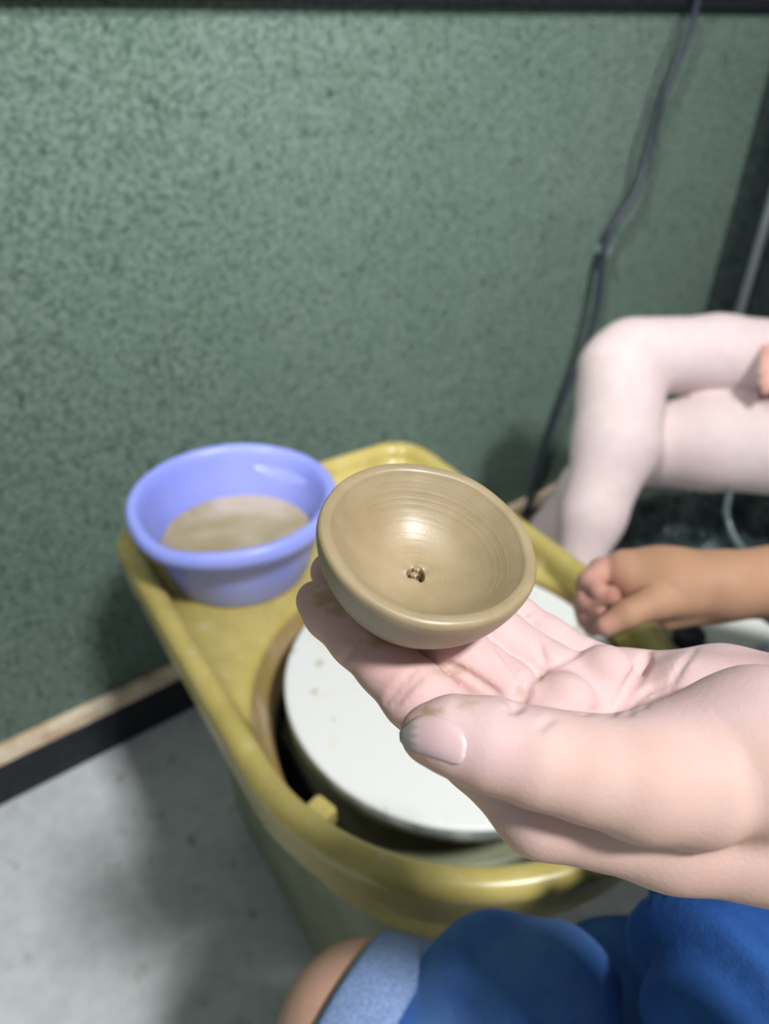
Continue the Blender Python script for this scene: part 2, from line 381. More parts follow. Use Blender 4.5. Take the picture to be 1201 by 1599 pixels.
def polar(name, rings, material, N=220, close=True):
    V = []; Fc = []; k = len(rings)
    for i in range(N):
        th = 2*math.pi*i/N
        for (typ, a, z) in rings:
            if typ == 'o': r = rad_at(th, a)
            elif typ == 'm': r = min(a, rad_at(th, .0285))
            else: r = a
            V.append(wl(r*math.cos(th), r*math.sin(th), z)-np.array([W[0], W[1], 0]))
    for i in range(N):
        for j in range(k-1):
            a, b = i*k+j, ((i+1) % N)*k+j; Fc.append((a, b, b+1, a+1))
    if close: Fc.append(tuple(i*k for i in range(N))[::-1]); Fc.append(tuple(i*k+k-1 for i in range(N)))
    me = pyd(V, Fc); bm = bmesh.new(); bm.from_mesh(me); bmesh.ops.recalc_face_normals(bm, faces=bm.faces); bm.to_mesh(me); bm.free()
    return link(name, me, material, wheel)
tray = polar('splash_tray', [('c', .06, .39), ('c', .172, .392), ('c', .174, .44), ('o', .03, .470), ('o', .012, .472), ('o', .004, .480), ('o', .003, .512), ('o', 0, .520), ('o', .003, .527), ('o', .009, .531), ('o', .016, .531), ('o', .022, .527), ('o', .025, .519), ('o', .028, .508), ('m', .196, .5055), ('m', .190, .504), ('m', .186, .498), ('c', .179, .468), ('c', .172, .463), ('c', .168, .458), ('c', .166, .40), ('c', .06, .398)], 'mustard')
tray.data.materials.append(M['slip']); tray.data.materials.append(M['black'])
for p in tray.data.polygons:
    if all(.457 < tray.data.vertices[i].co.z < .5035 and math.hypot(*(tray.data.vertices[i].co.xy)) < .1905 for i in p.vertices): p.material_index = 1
    elif all(.395 < tray.data.vertices[i].co.z < .4585 and math.hypot(*(tray.data.vertices[i].co.xy)) < .169 for i in p.vertices): p.material_index = 2  # black faces put the shade of the deep gap below the bat into colour
for px in [(495, 1262)]:
    q = onz(px[0], px[1], .515)-W; s0, e0 = q@SA, q@EA
for sg in (1, -1):
    th = math.atan2(e0, s0*sg); rr_ = SA*math.cos(th)+EA*math.sin(th); tt_ = np.cross(UP, rr_)
    o = box('tray_lug', wl(0, 0, .503)+rr_*.180-np.array([W[0], W[1], 0]), (.026, .022, .020), (rr_, tt_, UP), 'mustard', tray, bevel=.004)
whd = lathe('wheel_head', [(0, .40), (.03, .40), (.032, .485), (.135, .488), (.14, .493), (.14, .499), (0, .499)], 'steel', wheel)
bat = lathe('throwing_bat', [(0, .499), (.153, .499), (.1555, .501), (.156, .517), (.1545, .5195), (.152, .520), (0, .520)], 'bat', n=128); bat.location = W
bat.data.materials.append(M['batedge'])
for p in bat.data.polygons:
    if abs(p.normal.z) < .5: p.material_index = 1
tag(bat, 'white round throwing bat with clay smears on the wheel head', 'bat')
# cabinet below the tray
def slab(name, d, z0, z1, material, parent):
    N = 120; V = []; Fc = []
    prof = [(d+.02, z0), (d, z0+.006), (d, z1-.004), (d+.01, z1)]
    for i in range(N):
        th = 2*math.pi*i/N
        for dd, z in prof:
            r = rad_at(th, dd); V.append(wl(r*math.cos(th), r*math.sin(th), z)-np.array([W[0], W[1], 0]))
    k = 4
    for i in range(N):
        for j in range(k-1): a, b = i*k+j, ((i+1) % N)*k+j; Fc.append((a, b, b+1, a+1))
    Fc.append(tuple(i*k for i in range(N))[::-1]); Fc.append(tuple(i*k+k-1 for i in range(N)))
    me = pyd(V, Fc, False); bm = bmesh.new(); bm.from_mesh(me); bmesh.ops.recalc_face_normals(bm, faces=bm.faces); bm.to_mesh(me); bm.free()
    return link(name, me, material, parent)
CABZ = .03
slab('cabinet', .075, CABZ, .42, 'cabinet', wheel)
for s_, e_ in ((-.09, -.26), (.09, -.26), (-.07, .07), (.07, .07)):
    o = lathe('foot', [(0, 0), (.022, 0), (.024, .004), (.018, .02), (.014, CABZ+.004), (0, CABZ+.004)], 'steel', wheel, n=20); o.location = wl(s_, e_, 0)-W
cbx = box('control_box', wl(.260, .075, .479)-np.array([W[0], W[1], 0]), (.078, .11, .09), (SA, EA, UP), 'whiteplastic', wheel, bevel=.006)
kb = lathe('speed_knob', [(0, 0), (.015, 0), (.0155, .003), (.014, .013), (.012, .015), (0, .015)], 'knob', cbx, n=28)
kq = onz(1074, 1000, .521); kb.location = (kq[0]-W[0], kq[1]-W[1], .519)

# ------------------------------------------------------------------ basin of muddy water
BB = onz(377, 880, .5065); BB[2] = .5062
def bw(th, r, z, j):
    lip = sst(np.array(z), .07, .085); k = math.cos(th-1.1)**12; return r*(1+.035*k*lip), z-.003*k*lip
basin = lathe('plastic_basin', [(0, .004), (.066, .003), (.069, 0), (.073, 0), (.0765, .006), (.085, .040), (.0915, .072), (.0985, .0735), (.1050, .075), (.1078, .080), (.1083, .086), (.1063, .0925), (.1033, .0945), (.0985, .094), (.0950, .090), (.0925, .079), (.084, .042), (.074, .010), (.066, .0065), (0, .0065)], 'basin', n=120, wob=bw); basin.location = BB
tag(basin, 'periwinkle blue plastic basin standing on the yellow tray', 'basin')
wat = lathe('muddy_water', [(0, .012), (.0735, .012), (.0815, .037), (.0812, .0385), (.08, .0380), (.0, .0380)], 'water', n=96); wat.location = BB
tag(wat, 'pool of brown muddy water inside the blue basin', 'water', kind='stuff')

# ------------------------------------------------------------------ clay bowl
BD = .2088                                             # distance of the rim centre along the view axis
BC = at(671.6, 836, BD); v_ = -nrm(ray(671.6, 836)); r_ = nrm(np.cross(cu, v_)); u_ = np.cross(v_, r_)
BN = nrm(.7407*(math.sin(math.radians(19.46))*r_+math.cos(math.radians(19.46))*u_)+.6719*v_)
BR = 177.2/FPX*BD
bowl_prof = [(0.075, -.62), (.085, -.52), (.11, -.505), (.20, -.50), (.36, -.465), (.52, -.385), (.66, -.265), (.785, -.12), (.858, -.035), (.880, -.008), (.905, .004), (.945, .006), (.978, -.004), (.997, -.04), (.995, -.12), (.965, -.25), (.91, -.40), (.82, -.55), (.71, -.67), (.61, -.755), (.56, -.785), (.50, -.80), (.075, -.80)]
pr = [(a*BR, b*BR) for a, b in bowl_prof]
# resample the profile smoothly
PR = np.array(pr); T = np.linspace(0, len(PR)-1, 90)
def cat(P, tt):
    i = min(int(tt), len(P)-2); u = tt-i; p0, p1, p2, p3 = P[max(i-1, 0)], P[i], P[i+1], P[min(i+2, len(P)-1)]
    return .5*((2*p1)+(-p0+p2)*u+(2*p0-5*p1+4*p2-p3)*u*u+(-p0+3*p1-3*p2+p3)*u**3)
PR = [tuple(cat(PR, x)) for x in T]
def bwob(th, r, z, j):
    k = 1+.006*math.sin(2*th+.6)+.004*math.sin(5*th+2)+.0025*math.sin(9*th)
    hole = max(0, 1-r/(.16*BR)) if z > -.62*BR else 0
    return r*(k+.25*hole*math.sin(3*th+1)), z+BR*(.008*math.sin(3*th+1)*(r/BR)+.004*math.sin(7*th)*(r/BR) + .03*hole*math.sin(4*th))
PR.append(PR[0])
bowl = lathe('clay_bowl', PR, 'clay', n=160, wob=bwob)
zz = BN; xx = nrm(np.cross(UP, zz)); yy = np.cross(zz, xx)
bowl.matrix_world = Matrix(((xx[0], yy[0], zz[0], BC[0]), (xx[1], yy[1], zz[1], BC[1]), (xx[2], yy[2], zz[2], BC[2]), (0, 0, 0, 1)))
bmc = bmesh.new(); bmesh.ops.create_icosphere(bmc, subdivisions=2, radius=.0011)
for q in bmc.verts: q.co *= 1+.35*math.sin(q.co.x*4100+1)*math.cos(q.co.y*3700)
mec = bpy.data.meshes.new('clay_crumb'); bmc.to_mesh(mec); bmc.free()
for cx_, cy_ in ((-.0006, .0004), (.0020, .0012)):
    co = link('clay_crumb', mec, None, bowl); co.location = (cx_, cy_, -.523*BR)
mec.materials.append(M['clay'])
tag(bowl, 'small unfired clay bowl held on the open palm', 'bowl')

# ------------------------------------------------------------------ the potter
H = lambda x, y, d: at(x, y, d)
def build_left_hand():
    f = Field((-.055, .055, .775), (.205, .235, .925), .0009)
    mm = .001
    # metacarpals and palm
    mc = {'i': ((845, 1262, .200), (1270, 1300, .200)), 'm': ((900, 1190, .213), (1285, 1230, .207)), 'r': ((950, 1122, .226), (1295, 1170, .214)), 'p': ((990, 1064, .240), (1310, 1115, .224))}
    f.cone(H(*mc['i'][0]), H(1050, 1294, .200), .0125, .0150, .006); f.cone(H(1050, 1294, .200), H(1270, 1300, .200), .015, .0215, .006)
    f.cone(H(*mc['m'][0]), H(*mc['m'][1]), .0120, .017, .008)
    f.cone(H(*mc['r'][0]), H(*mc['r'][1]), .0112, .016, .008)
    f.cone(H(*mc['p'][0]), H(1130, 1076, .235), .0098, .0125, .008); f.cone(H(1130, 1076, .235), H(*mc['p'][1]), .0125, .0165, .008)
    # pads below the fingers
    f.ball(H(880, 1100, .2165), .0095, .006); f.ball(H(945, 1052, .2285), .0090, .005); f.ball(H(838, 1160, .207), .010, .006)
    # hypothenar and thenar
    f.cone(H(1080, 1085, .225), H(1250, 1110, .215), .012, .014, .008)
    f.cone(H(1040, 1200, .190), H(1190, 1170, .190), .0165, .0195, .006); f.cone(H(1190, 1170, .190), H(1330, 1190, .200), .0195, .022, .008)
    # wrist and forearm
    wr = H(1330, 1205, .208); fe = wr+.06*nrm(np.array([.30, -.10, .80])-np.array([.12, .127, .85]))
    f.cone(wr, fe, .027, .030, .012)
    # fingers
    fing = f.copy_blank()
    F4 = {'i': [((845, 1262, .200), .0120), ((745, 1170, .2065), .0108), ((650, 1085, .2125), .0098), ((605, 1040, .2175), .0088), ((560, 997, .2225), .0086), ((515, 957, .228), .0078), ((494, 938, .2305), .0064)],
          'm': [((900, 1190, .213), .0115), ((790, 1088, .221), .0105), ((700, 1010, .227), .0098), ((640, 965, .232), .0088), ((590, 930, .236), .0087), ((540, 905, .239), .0078), ((516, 893, .240), .0066)],
          'r': [((950, 1122, .226), .0105), ((860, 1055, .232), .0098), ((770, 990, .237), .0093), ((710, 938, .243), .0085), ((660, 905, .246), .0082), ((615, 882, .249), .0070)],
          'p': [((990, 1064, .240), .0095), ((918, 1044, .243), .0088), ((852, 1002, .247), .0084), ((805, 966, .250), .0076), ((770, 935, .252), .0072), ((735, 910, .254), .0062)]}
    for key in 'imrp':
        g = f.copy_blank()
        g.chain([(H(*p), r) for p, r in F4[key]], .003)
        fing.add(g, .0010)
    # fleshy pads of the visible phalanges
    f.add(fing, .004)
    # thumb
    th = f.copy_blank()
    th.chain([(H(1075, 1212, .186), .0175), (H(1000, 1212, .1830), .0150), (H(915, 1200, .1815), .0122), (H(840, 1184, .1810), .0112), (H(765, 1162, .1830), .0109), (H(705, 1148, .1850), .0092), (H(668, 1146, .1870), .0070)], .004)
    th.cone(H(905, 1180, .1815), H(850, 1172, .182), .0085, .0085, .004)
    f.add(th, .0022)
    # creases carved into the skin
    def crease(pl, r, k=.0012, lift=.0):
        q = []
        for (x0, y0), (x1, y1) in zip(pl[:-1], pl[1:]):
            n = max(2, int(math.hypot(x1-x0, y1-y0)/5))
            for i in range(n): q.append((x0+(x1-x0)*i/n, y0+(y1-y0)*i/n))
        q.append(pl[-1]); P = [snap.hit(x, y, .15, .29) for x, y in q]
        for i, (a, b) in enumerate(zip(P[:-1], P[1:])):
            if a is None or b is None or np.linalg.norm(a-b) > .006: continue
            e = min(1, 4*min(i+1, len(P)-1-i)/len(P)); rr = r*(.35+.65*e)
            f.cone(a, b, rr, rr, k, sub=True, mg=.005)
    snap = f.copy_blank(); snap.v = f.v.copy()
    for pl, r in [([(528, 1040), (548, 1018), (566, 996)], .0006), ([(600, 1100), (622, 1072), (648, 1046)], .0008), ([(612, 1106), (636, 1076), (662, 1052)], .0006),
                  ([(800, 1112), (812, 1096), (824, 1068), (828, 1056)], .0015), ([(836, 1060), (848, 1044), (856, 1034)], .0013), ([(846, 1046), (880, 1030), (908, 1016), (930, 1002)], .0009),
                  ([(1014, 1010), (1006, 1036), (990, 1062), (976, 1088), (956, 1112)], .0019),
                  ([(842, 1140), (852, 1128), (866, 1120)], .0005),
                  ([(952, 1118), (985, 1096), (1012, 1078), (1040, 1070)], .0009), ([(982, 1116), (988, 1098), (1002, 1084)], .0009), ([(1000, 1108), (1022, 1088), (1058, 1080)], .0006),
                  ([(1046, 1072), (1064, 1040), (1086, 1012)], .0006), ([(905, 1115), (935, 1110), (960, 1108)], .0006),
                  ([(690, 1032), (730, 1052), (766, 1076), (792, 1096)], .0008), ([(768, 1000), (796, 1034), (818, 1064)], .0007), ([(834, 972), (842, 1004), (850, 1034)], .0007), ([(812, 962), (832, 952)], .0007)]: crease(pl, r)
    return f
LH = build_left_hand()
hv, hf = LH.mesh(); hv = smooth_mesh(hv, hf, 2, .45); hn = normals(hv, hf)
def proj(P):
    d = P-CAM; wv_ = d@cf; return 600.5+FPX*(d@cr)/wv_, 799.5-FPX*(d@cu)/wv_
PALM, BACK, FLESH = lin(216, 188, 187), lin(210, 173, 150), lin(210, 166, 158)
CLAYC = lin(172, 150, 116)
palmn = nrm(BN*.9+np.array([0, 0, .3]))
kp = sst(hn@palmn, -.25, .55)[:, None]
tone = BACK*(1-kp)+PALM*kp
hx, hy = proj(hv)
ft = sst(-hx, -760, -520)[:, None]*.55; tone = tone*(1-ft)+lin(206, 156, 149)*ft*kp+tone*ft*(1-kp)      # fingers flush pinker towards the tips
# thumb and thenar skin is tanner than the palm itself
tn = (sst(hy, 1100, 1180)*sst(hx, 760, 900)*.6)[:, None]; tone = tone*(1-tn)+lin(212, 180, 162)*tn
nz = vnoise(hv, 900, 3)+.6*vnoise(hv, 2200, 5)
def blot(x, y, rx, ry, amt, thr=.0):
    q = np.exp(-((hx-x)/rx)**2-((hy-y)/ry)**2); return np.clip(q*1.5+nz*.45-.55+thr, 0, 1)*amt*(hn@palmn > -.3)
ck = np.maximum.reduce([blot(505, 935, 26, 20, .9), blot(520, 955, 22, 14, .8), blot(600, 1000, 60, 16, .75), blot(700, 1050, 38, 12, .55), blot(668, 1112, 34, 10, .9), blot(730, 1098, 20, 12, .7), blot(640, 1135, 16, 16, .8), blot(814, 1084, 10, 20, .5), blot(844, 1050, 8, 12, .5)])[:, None]
tone = tone*(1-ck)+CLAYC*ck

def build_right_hand():
    f = Field(np.array([.09, .30, .575]), np.array([.36, .50, .78]), .0013)
    D = .53
    f.cone(H(1125, 915, D), H(1040, 912, D), .023, .026, .012); f.cone(H(1050, 900, D+.012), H(975, 892, D+.005), .020, .016, .012); f.cone(H(1050, 925, D-.008), H(985, 915, D-.002), .017, .013, .012)
    f.cone(H(1125, 915, D), H(1330, 900, D+.03), .0235, .033, .012)
    fg = f.copy_blank()
    for ch in ([((1000, 886, D+.01), .0115), ((940, 891, D+.006), .0092), ((921, 908, D-.004), .0082), ((934, 922, D-.014), .0070)],
               [((985, 898, D+.016), .011), ((918, 916, D+.008), .0088), ((916, 936, D-.004), .0080), ((953, 930, D-.016), .0074)],
               [((975, 910, D+.022), .0105), ((912, 942, D+.014), .0082), ((916, 958, D+.004), .0076), ((940, 953, D-.010), .0070)],
               [((966, 920, D+.028), .009), ((917, 966, D+.018), .0074), ((926, 978, D+.008), .0068), ((938, 972, D-.002), .006)]):
        g = f.copy_blank(); g.chain([(H(*p), r) for p, r in ch], .003); fg.add(g, .0006)
    f.add(fg, .0025)
    t_ = f.copy_blank(); t_.chain([(H(1075, 930, D-.01), .015), (H(1022, 940, D-.02), .0125), (H(978, 959, D-.026), .0095), (H(946, 978, D-.026), .0075)], .004); f.add(t_, .0015)
    f.cone(H(1040, 972, D-.006), H(1110, 958, D), .005, .005, .010)
    return f
RH = build_right_hand(); rv, rf = RH.mesh(); rv = smooth_mesh(rv, rf, 1, .5)
rx_, ry_ = proj(rv)
TAN = lin(182, 142, 114); k_ = sst(-rx_, -985, -925)[:, None]; rtone = TAN*(1-k_)+lin(198, 150, 138)*k_
kk = (np.exp(-((rx_-970)/26)**2-((ry_-925)/24)**2)*.55)[:, None]; rtone = rtone*(1-kk)+lin(150, 96, 92)*kk  # shade in the hollow of the curled fingers, painted into the skin tone

# the rest of the body, coarser
wrl = at(1330, 1205, .208); wrr = at(1325, 900, .56)
LK, RK = at(574, 1626, .45), np.array([.452, .635, .47])
LHp, RHp = np.array([.385, .0, .485]), np.array([.53, .13, .485])
HIPC = (LHp+RHp)/2; FACE = nrm([-.65, .75, 0]); LFT = nrm([-.75, -.65, 0])
CH = HIPC+np.array([.12, -.10, .42])
LS, RS = CH+LFT*.17+UP*.03, CH-LFT*.17+UP*.03
LE, RE = np.array([.325, -.10, .735]), np.array([.52, .345, .735])
HEADC = CH+UP*.27+FACE*.05
def body_field(lo, hi, res, grow=0.0, parts='all'):
    f = Field(lo, hi, res); g = grow
    if parts in ('all', 'torso'):
        f.ell(HIPC, (LFT, FACE, UP), (.17+g, .125+g, .12+g), .03); f.cone(HIPC+UP*.08, CH-UP*.10, .115+g, .12+g, .04)
        f.ell(CH-UP*.06, (LFT, FACE, UP), (.165+g, .12+g, .17+g), .04); f.cone(LS, RS, .06+g, .06+g, .05)
    if parts == 'all':
        f.cone(CH+UP*.06, HEADC-UP*.06, .055, .05, .03)
        f.ell(HEADC+UP*.02, (LFT, FACE, UP), (.075, .095, .11), .02); f.ell(HEADC-UP*.05+FACE*.03, (LFT, FACE, UP), (.055, .06, .065), .03)
        f.cone(HEADC+FACE*.095+UP*.015, HEADC+FACE*.115-UP*.015, .008, .014, .012)
        for s_ in (1, -1):
            f.ell(HEADC+LFT*s_*.078-UP*.005, (LFT, FACE, UP), (.01, .02, .032), .006)
            f.ball(HEADC+LFT*s_*.032+FACE*.102+UP*.02, .013, .006, sub=True); f.ball(HEADC+LFT*s_*.032+FACE*.084+UP*.02, .013, .004)
        f.cone(HEADC+FACE*.088-UP*.045-LFT*.02, HEADC+FACE*.088-UP*.045+LFT*.02, .008, .008, .008)
        f.cone(LS, LE, .046, .038, .02); f.cone(LE, wrl, .037, .029, .02)
        f.cone(RS, RE, .046, .038, .02); f.cone(RE, wrr, .037, .0295, .02)
    if parts in ('all', 'legs'):
        f.cone(LHp, LK, .082+g, .051+g*.7, .03); f.cone(RHp, RK, .082+g, .051+g*.7, .03)
    if parts == 'all':
        for K, ft_ in ((LK, np.array([-.03, .155, .07])), (RK, np.array([.49, .69, .07]))):
            mid = K*.6+ft_*.4+(K-ft_)[2]*.02*(-FACE); f.cone(K, mid, .051, .050, .02); f.cone(mid, ft_, .052, .034, .02)
            tdir = nrm([-.55, .1, 0]) if ft_ is not None and K is LK else nrm([-.1, .9, 0])
            f.cone(ft_-UP*.03-tdir*.03, ft_-UP*.042+tdir*.13, .034, .024, .02)
    return f
bfd = body_field((-.2, -.3, 0.0), (.85, .85, 1.42), .0065); bv, bf_ = bfd.mesh(); bv = smooth_mesh(bv, bf_, 2, .5)
btone = np.tile(TAN, (len(bv), 1)); leg = sst(-bv[:, 2], -.62, -.58)[:, None]; btone = btone*(1-leg)+lin(196, 158, 138)*leg
wk = sst(-np.linalg.norm(bv-wrl, axis=1), -.22, -.05)[:, None]; btone = btone*(1-wk)+lin(211, 176, 155)*wk
V3 = np.concatenate([hv, rv, bv]); F3 = np.concatenate([hf, rf+len(hv), bf_+len(hv)+len(rv)]); T3 = np.concatenate([tone, rtone, btone])
potter = link('person', quick(V3, F3, T3), 'skin')
tag(potter, 'person in blue denim holding the clay bowl on an open palm', 'person')

# thumbnail, laid onto the thumb
def nail():
    top = np.array([(628, 1139), (640, 1126), (655, 1118), (675, 1117), (695, 1121), (712, 1131), (724, 1146), (729, 1164)], float)
    bot = np.array([(629, 1160), (638, 1168), (655, 1175), (675, 1182), (692, 1188), (706, 1193), (718, 1193), (726, 1182)], float)
    nu, nv_ = 22, 15; V = []; tn_ = []
    for i in range(nu):
        u = i/(nu-1)*7; a = cat(top, u); b = cat(bot, u)
        for j in range(nv_):
            q = a+(b-a)*j/(nv_-1); h = LH.hit(q[0], q[1], .15, .24)
            if h is None: h = at(q[0], q[1], .188)
            V.append(h); s_ = i/(nu-1)
            c_ = lin(216, 184, 186); e1 = sst(np.array(.30-s_+.03*math.sin(j*1.9)), 0, .12); c_ = c_*(1-e1)+lin(152, 148, 138)*e1
            e2 = sst(np.array(s_), .84, .95)*.7; tn_.append(c_*(1-e2)+lin(228, 212, 214)*e2)
    V = np.array(V); G = V.reshape(nu, nv_, 3)
    # smooth the sheet and lift it slightly
    for _ in range(6):
        G2 = G.copy(); G2[1:-1, 1:-1] = (G[:-2, 1:-1]+G[2:, 1:-1]+G[1:-1, :-2]+G[1:-1, 2:])/4; G = G2
    gu = np.gradient(G, axis=0); gv = np.gradient(G, axis=1); nn = np.cross(gu, gv); nn /= np.linalg.norm(nn, axis=2)[:, :, None]
    if (nn.mean((0, 1))@(CAM-G.mean((0, 1)))) < 0: nn = -nn
    uu = np.linspace(0, 1, nu)[:, None]; vv = np.linspace(-1, 1, nv_)[None, :]
    lift = .0002+.0007*(1-vv**4)*(1-uu**6)
    top_ = G+nn*lift[:, :, None]; bot_ = G-nn*.0008
    Vs = np.concatenate([top_.reshape(-1, 3), bot_.reshape(-1, 3)]); n0 = nu*nv_; Fc = []
    for i in range(nu-1):
        for j in range(nv_-1):
            a = i*nv_+j; q = (a, a+1, a+nv_+1, a+nv_); Fc.append(q); Fc.append(tuple(n0+k for k in q[::-1]))
    ring = [j for j in range(nv_)]+[i*nv_+nv_-1 for i in range(1, nu)]+[(nu-1)*nv_+j for j in range(nv_-2, -1, -1)]+[i*nv_ for i in range(nu-2, 0, -1)]
    for a, b in zip(ring, ring[1:]+ring[:1]): Fc.append((a, n0+a, n0+b, b))
    F_ = np.array(Fc); me = quick(Vs, F_, np.array(tn_+tn_))
    bm = bmesh.new(); bm.from_mesh(me); bmesh.ops.recalc_face_normals(bm, faces=bm.faces); bm.to_mesh(me); bm.free()
    o = link('thumbnail', me, 'nail', potter); o['label'] = 'thumbnail with clay under its edge'
nail()

# denim clothing
def cloth(name, f, material, parent, fold=0, seed=1, sc=60, sm=2):
    V, Fc = f.mesh(); V = smooth_mesh(V, Fc, sm, .5)
    if fold: N = normals(V, Fc); V = V+N*(fold*np.clip(vnoise(V, sc, seed), -1.2, 1.2))[:, None]
    return link(name, quick(V, Fc), material, parent)
f = Field((-.12, -.2, .34), (.75, .75, .66), .005)
f.ell(HIPC, (LFT, FACE, UP), (.185, .14, .13), .03)
f.cone(LHp, LK*.5+LHp*.5, .100, .084, .03); f.cone(LK*.5+LHp*.5, LK+(LHp-LK)*.10, .084, .061, .02); f.cone(RHp, RK+(RHp-RK)*.14, .098, .060, .03)
f.cone(at(860, 1560, .40), at(760, 1520, .425), .040, .034, .03); f.cone(at(960, 1590, .47), at(1160, 1570, .50), .055, .06, .02)
shorts = cloth('denim_shorts', f, 'denim', potter, .0035, 5, 50)
for K, Hh in ((LK, LHp), (RK, RHp)):
    d = nrm(Hh-K); V = []; Fc = []; n = 48; a = nrm(np.cross(d, UP)); b = np.cross(d, a); pr = [(.005, .050), (.0, .0565), (.004, .0605), (.018, .063), (.036, .0665), (.040, .064), (.038, .052)]
    for i in range(n):
        th = 2*math.pi*i/n
        for dd, r in pr: r2 = r*(1+.02*math.sin(3*th+1)); V.append(K+d*(dd-.020+.004*math.sin(2*th))+r2*(math.cos(th)*a+math.sin(th)*b))
    for i in range(n):
        for j in range(len(pr)): k1 = (j+1) % len(pr); Fc.append((i*7+j, ((i+1) % n)*7+j, ((i+1) % n)*7+k1, i*7+k1))
    me = pyd(V, Fc); bm = bmesh.new(); bm.from_mesh(me); bmesh.ops.recalc_face_normals(bm, faces=bm.faces); bm.to_mesh(me); bm.free()
    o = link('rolled_cuff', me, 'cuff', shorts)
f = body_field((.05, -.3, .45), (.85, .5, 1.12), .006, .014, 'torso')
f.cone(LS, LS*.45+LE*.55, .062, .058, .02); f.cone(RS, RS*.45+RE*.55, .062, .058, .02)
f.cone(at(1150, 1560, .355), at(1230, 1500, .38), .040, .05, .03); f.cone(at(1230, 1500, .38), HIPC+UP*.12+FACE*.04, .05, .10, .04); f.cone(at(1130, 1500, .37), at(1200, 1470, .40), .036, .04, .03)
V, Fc = f.mesh(); V = smooth_mesh(V, Fc, 2, .5); N = normals(V, Fc); px_, py_ = proj(V)
V = V+N*(.0065*np.sin(((V-HIPC)@LFT)*210+vnoise(V, 20, 4)*1.6)+.003*vnoise(V, 45, 9))[:, None]
shirt = link('denim_shirt', quick(V, Fc), 'denim', potter)
f = Field(HEADC-.17, HEADC+.2, .005); f.ell(HEADC+UP*.035-FACE*.022, (LFT, FACE, UP), (.09, .105, .11), .01)
f.ell(HEADC+FACE*.10-UP*.03, (LFT, FACE, UP), (.075, .07, .095), .01, sub=True); cloth('hair', f, 'hair', potter, .002, 2, 200)

# ------------------------------------------------------------------ the neighbour with crossed legs
K2 = at(985, 557, 1.15); HP2 = at(1560, 600, 1.22); A2 = at(902, 885, 1.12)
KL = at(990, 694, 1.22); HPL = at(1560, 720, 1.17); AL = at(838, 846, 1.50); AL[2] = max(AL[2], .09)
HC2 = (HP2+HPL)/2; FC2 = nrm([K2[0]-HC2[0], K2[1]-HC2[1], 0]); LF2 = np.array([-FC2[1], FC2[0], 0])
CH2 = HC2+UP*.44-FC2*.02; HD2 = CH2+UP*.27+FC2*.04
f = Field(np.array([.15, .5, 0]), np.array([1.6, 1.75, 1.65]), .0065)
m1 = at(962, 690, 1.13); m2 = at(968, 625, 1.14)
f.cone(K2, at(1120, 553, 1.165), .060, .0585, .02); f.cone(at(1120, 553, 1.165), HP2, .0585, .085, .02); f.cone(at(960, 575, 1.14), m2, .056, .062, .015); f.cone(m2, m1, .062, .064, .02); f.cone(m1, at(925, 805, 1.12), .063, .047, .02); f.cone(at(925, 805, 1.12), A2, .047, .034, .02)
td = nrm(FC2*.7-UP*.6); f.cone(A2-UP*.03, A2-UP*.06+td*.12, .034, .022, .02)
lf = Field(f.lo, f.lo+f.res*(f.n-1), .0065); lf.n = f.n; lf.ax = f.ax; lf.v = np.full(f.n, 1.0, np.float32)
lf.cone(KL, at(1110, 690, 1.175), .066, .074, .02); lf.cone(at(1110, 690, 1.175), HPL, .074, .09, .02); cm = KL*.6+AL*.4; lf.cone(KL, cm, .054, .052, .02); lf.cone(cm, AL, .052, .034, .02)
lf.cone(AL-UP*.03, np.array([*(AL+FC2*.13)[:2], .035]), .036, .026, .02); f.add(lf, .006)
f.ell(HC2+UP*.02, (LF2, FC2, UP), (.17, .13, .12), .03); f.cone(HC2+UP*.1, CH2-UP*.1, .11, .11, .04); f.ell(CH2-UP*.06, (LF2, FC2, UP), (.155, .11, .17), .04)
S1, S2 = CH2+LF2*.16+UP*.03, CH2-LF2*.16+UP*.03; f.cone(S1, S2, .055, .055, .04)
f.cone(CH2+UP*.06, HD2-UP*.05, .05, .045, .03); f.ell(HD2+UP*.02, (LF2, FC2, UP), (.072, .092, .108), .02); f.ell(HD2-UP*.05+FC2*.03, (LF2, FC2, UP), (.052, .058, .06), .03)
f.cone(HD2+FC2*.09+UP*.01, HD2+FC2*.108-UP*.015, .008, .013, .012)
for s_ in (1, -1):
    f.ell(HD2+LF2*s_*.075, (LF2, FC2, UP), (.01, .02, .03), .006); f.ball(HD2+LF2*s_*.032+FC2*.10+UP*.02, .013, .006, sub=True); f.ball(HD2+LF2*s_*.032+FC2*.082+UP*.02, .013, .004)
HW = at(1262, 560, 1.07); E2a = HC2+LF2*.20+UP*.20-FC2*.0; E2b = HC2-LF2*.24+UP*.20
f.cone(S1, E2a, .042, .036, .02); f.cone(E2a, HW, .035, .026, .02)
f.cone(S2, E2b, .042, .036, .02); f.cone(E2b, HP2*.45+K2*.55+UP*.07, .035, .026, .02)
f.cone(HW, at(1228, 562, 1.085), .025, .022, .012)
fg = Field.copy_blank(f)
for i, (a, b, c_) in enumerate([((1222, 548, 1.095), (1200, 546, 1.095), (1191, 562, 1.09)), ((1222, 560, 1.088), (1198, 562, 1.085), (1189, 580, 1.082)), ((1224, 574, 1.082), (1200, 580, 1.078), (1190, 597, 1.078)), ((1228, 586, 1.078), (1206, 597, 1.075), (1196, 612, 1.076))]):
    fg.cone(at(*a), at(*b), .011, .010, .003); fg.cone(at(*b), at(*c_), .010, .008, .003)
f.add(fg, .006)
nv2, nf2 = f.mesh(); nv2 = smooth_mesh(nv2, nf2, 2, .5)
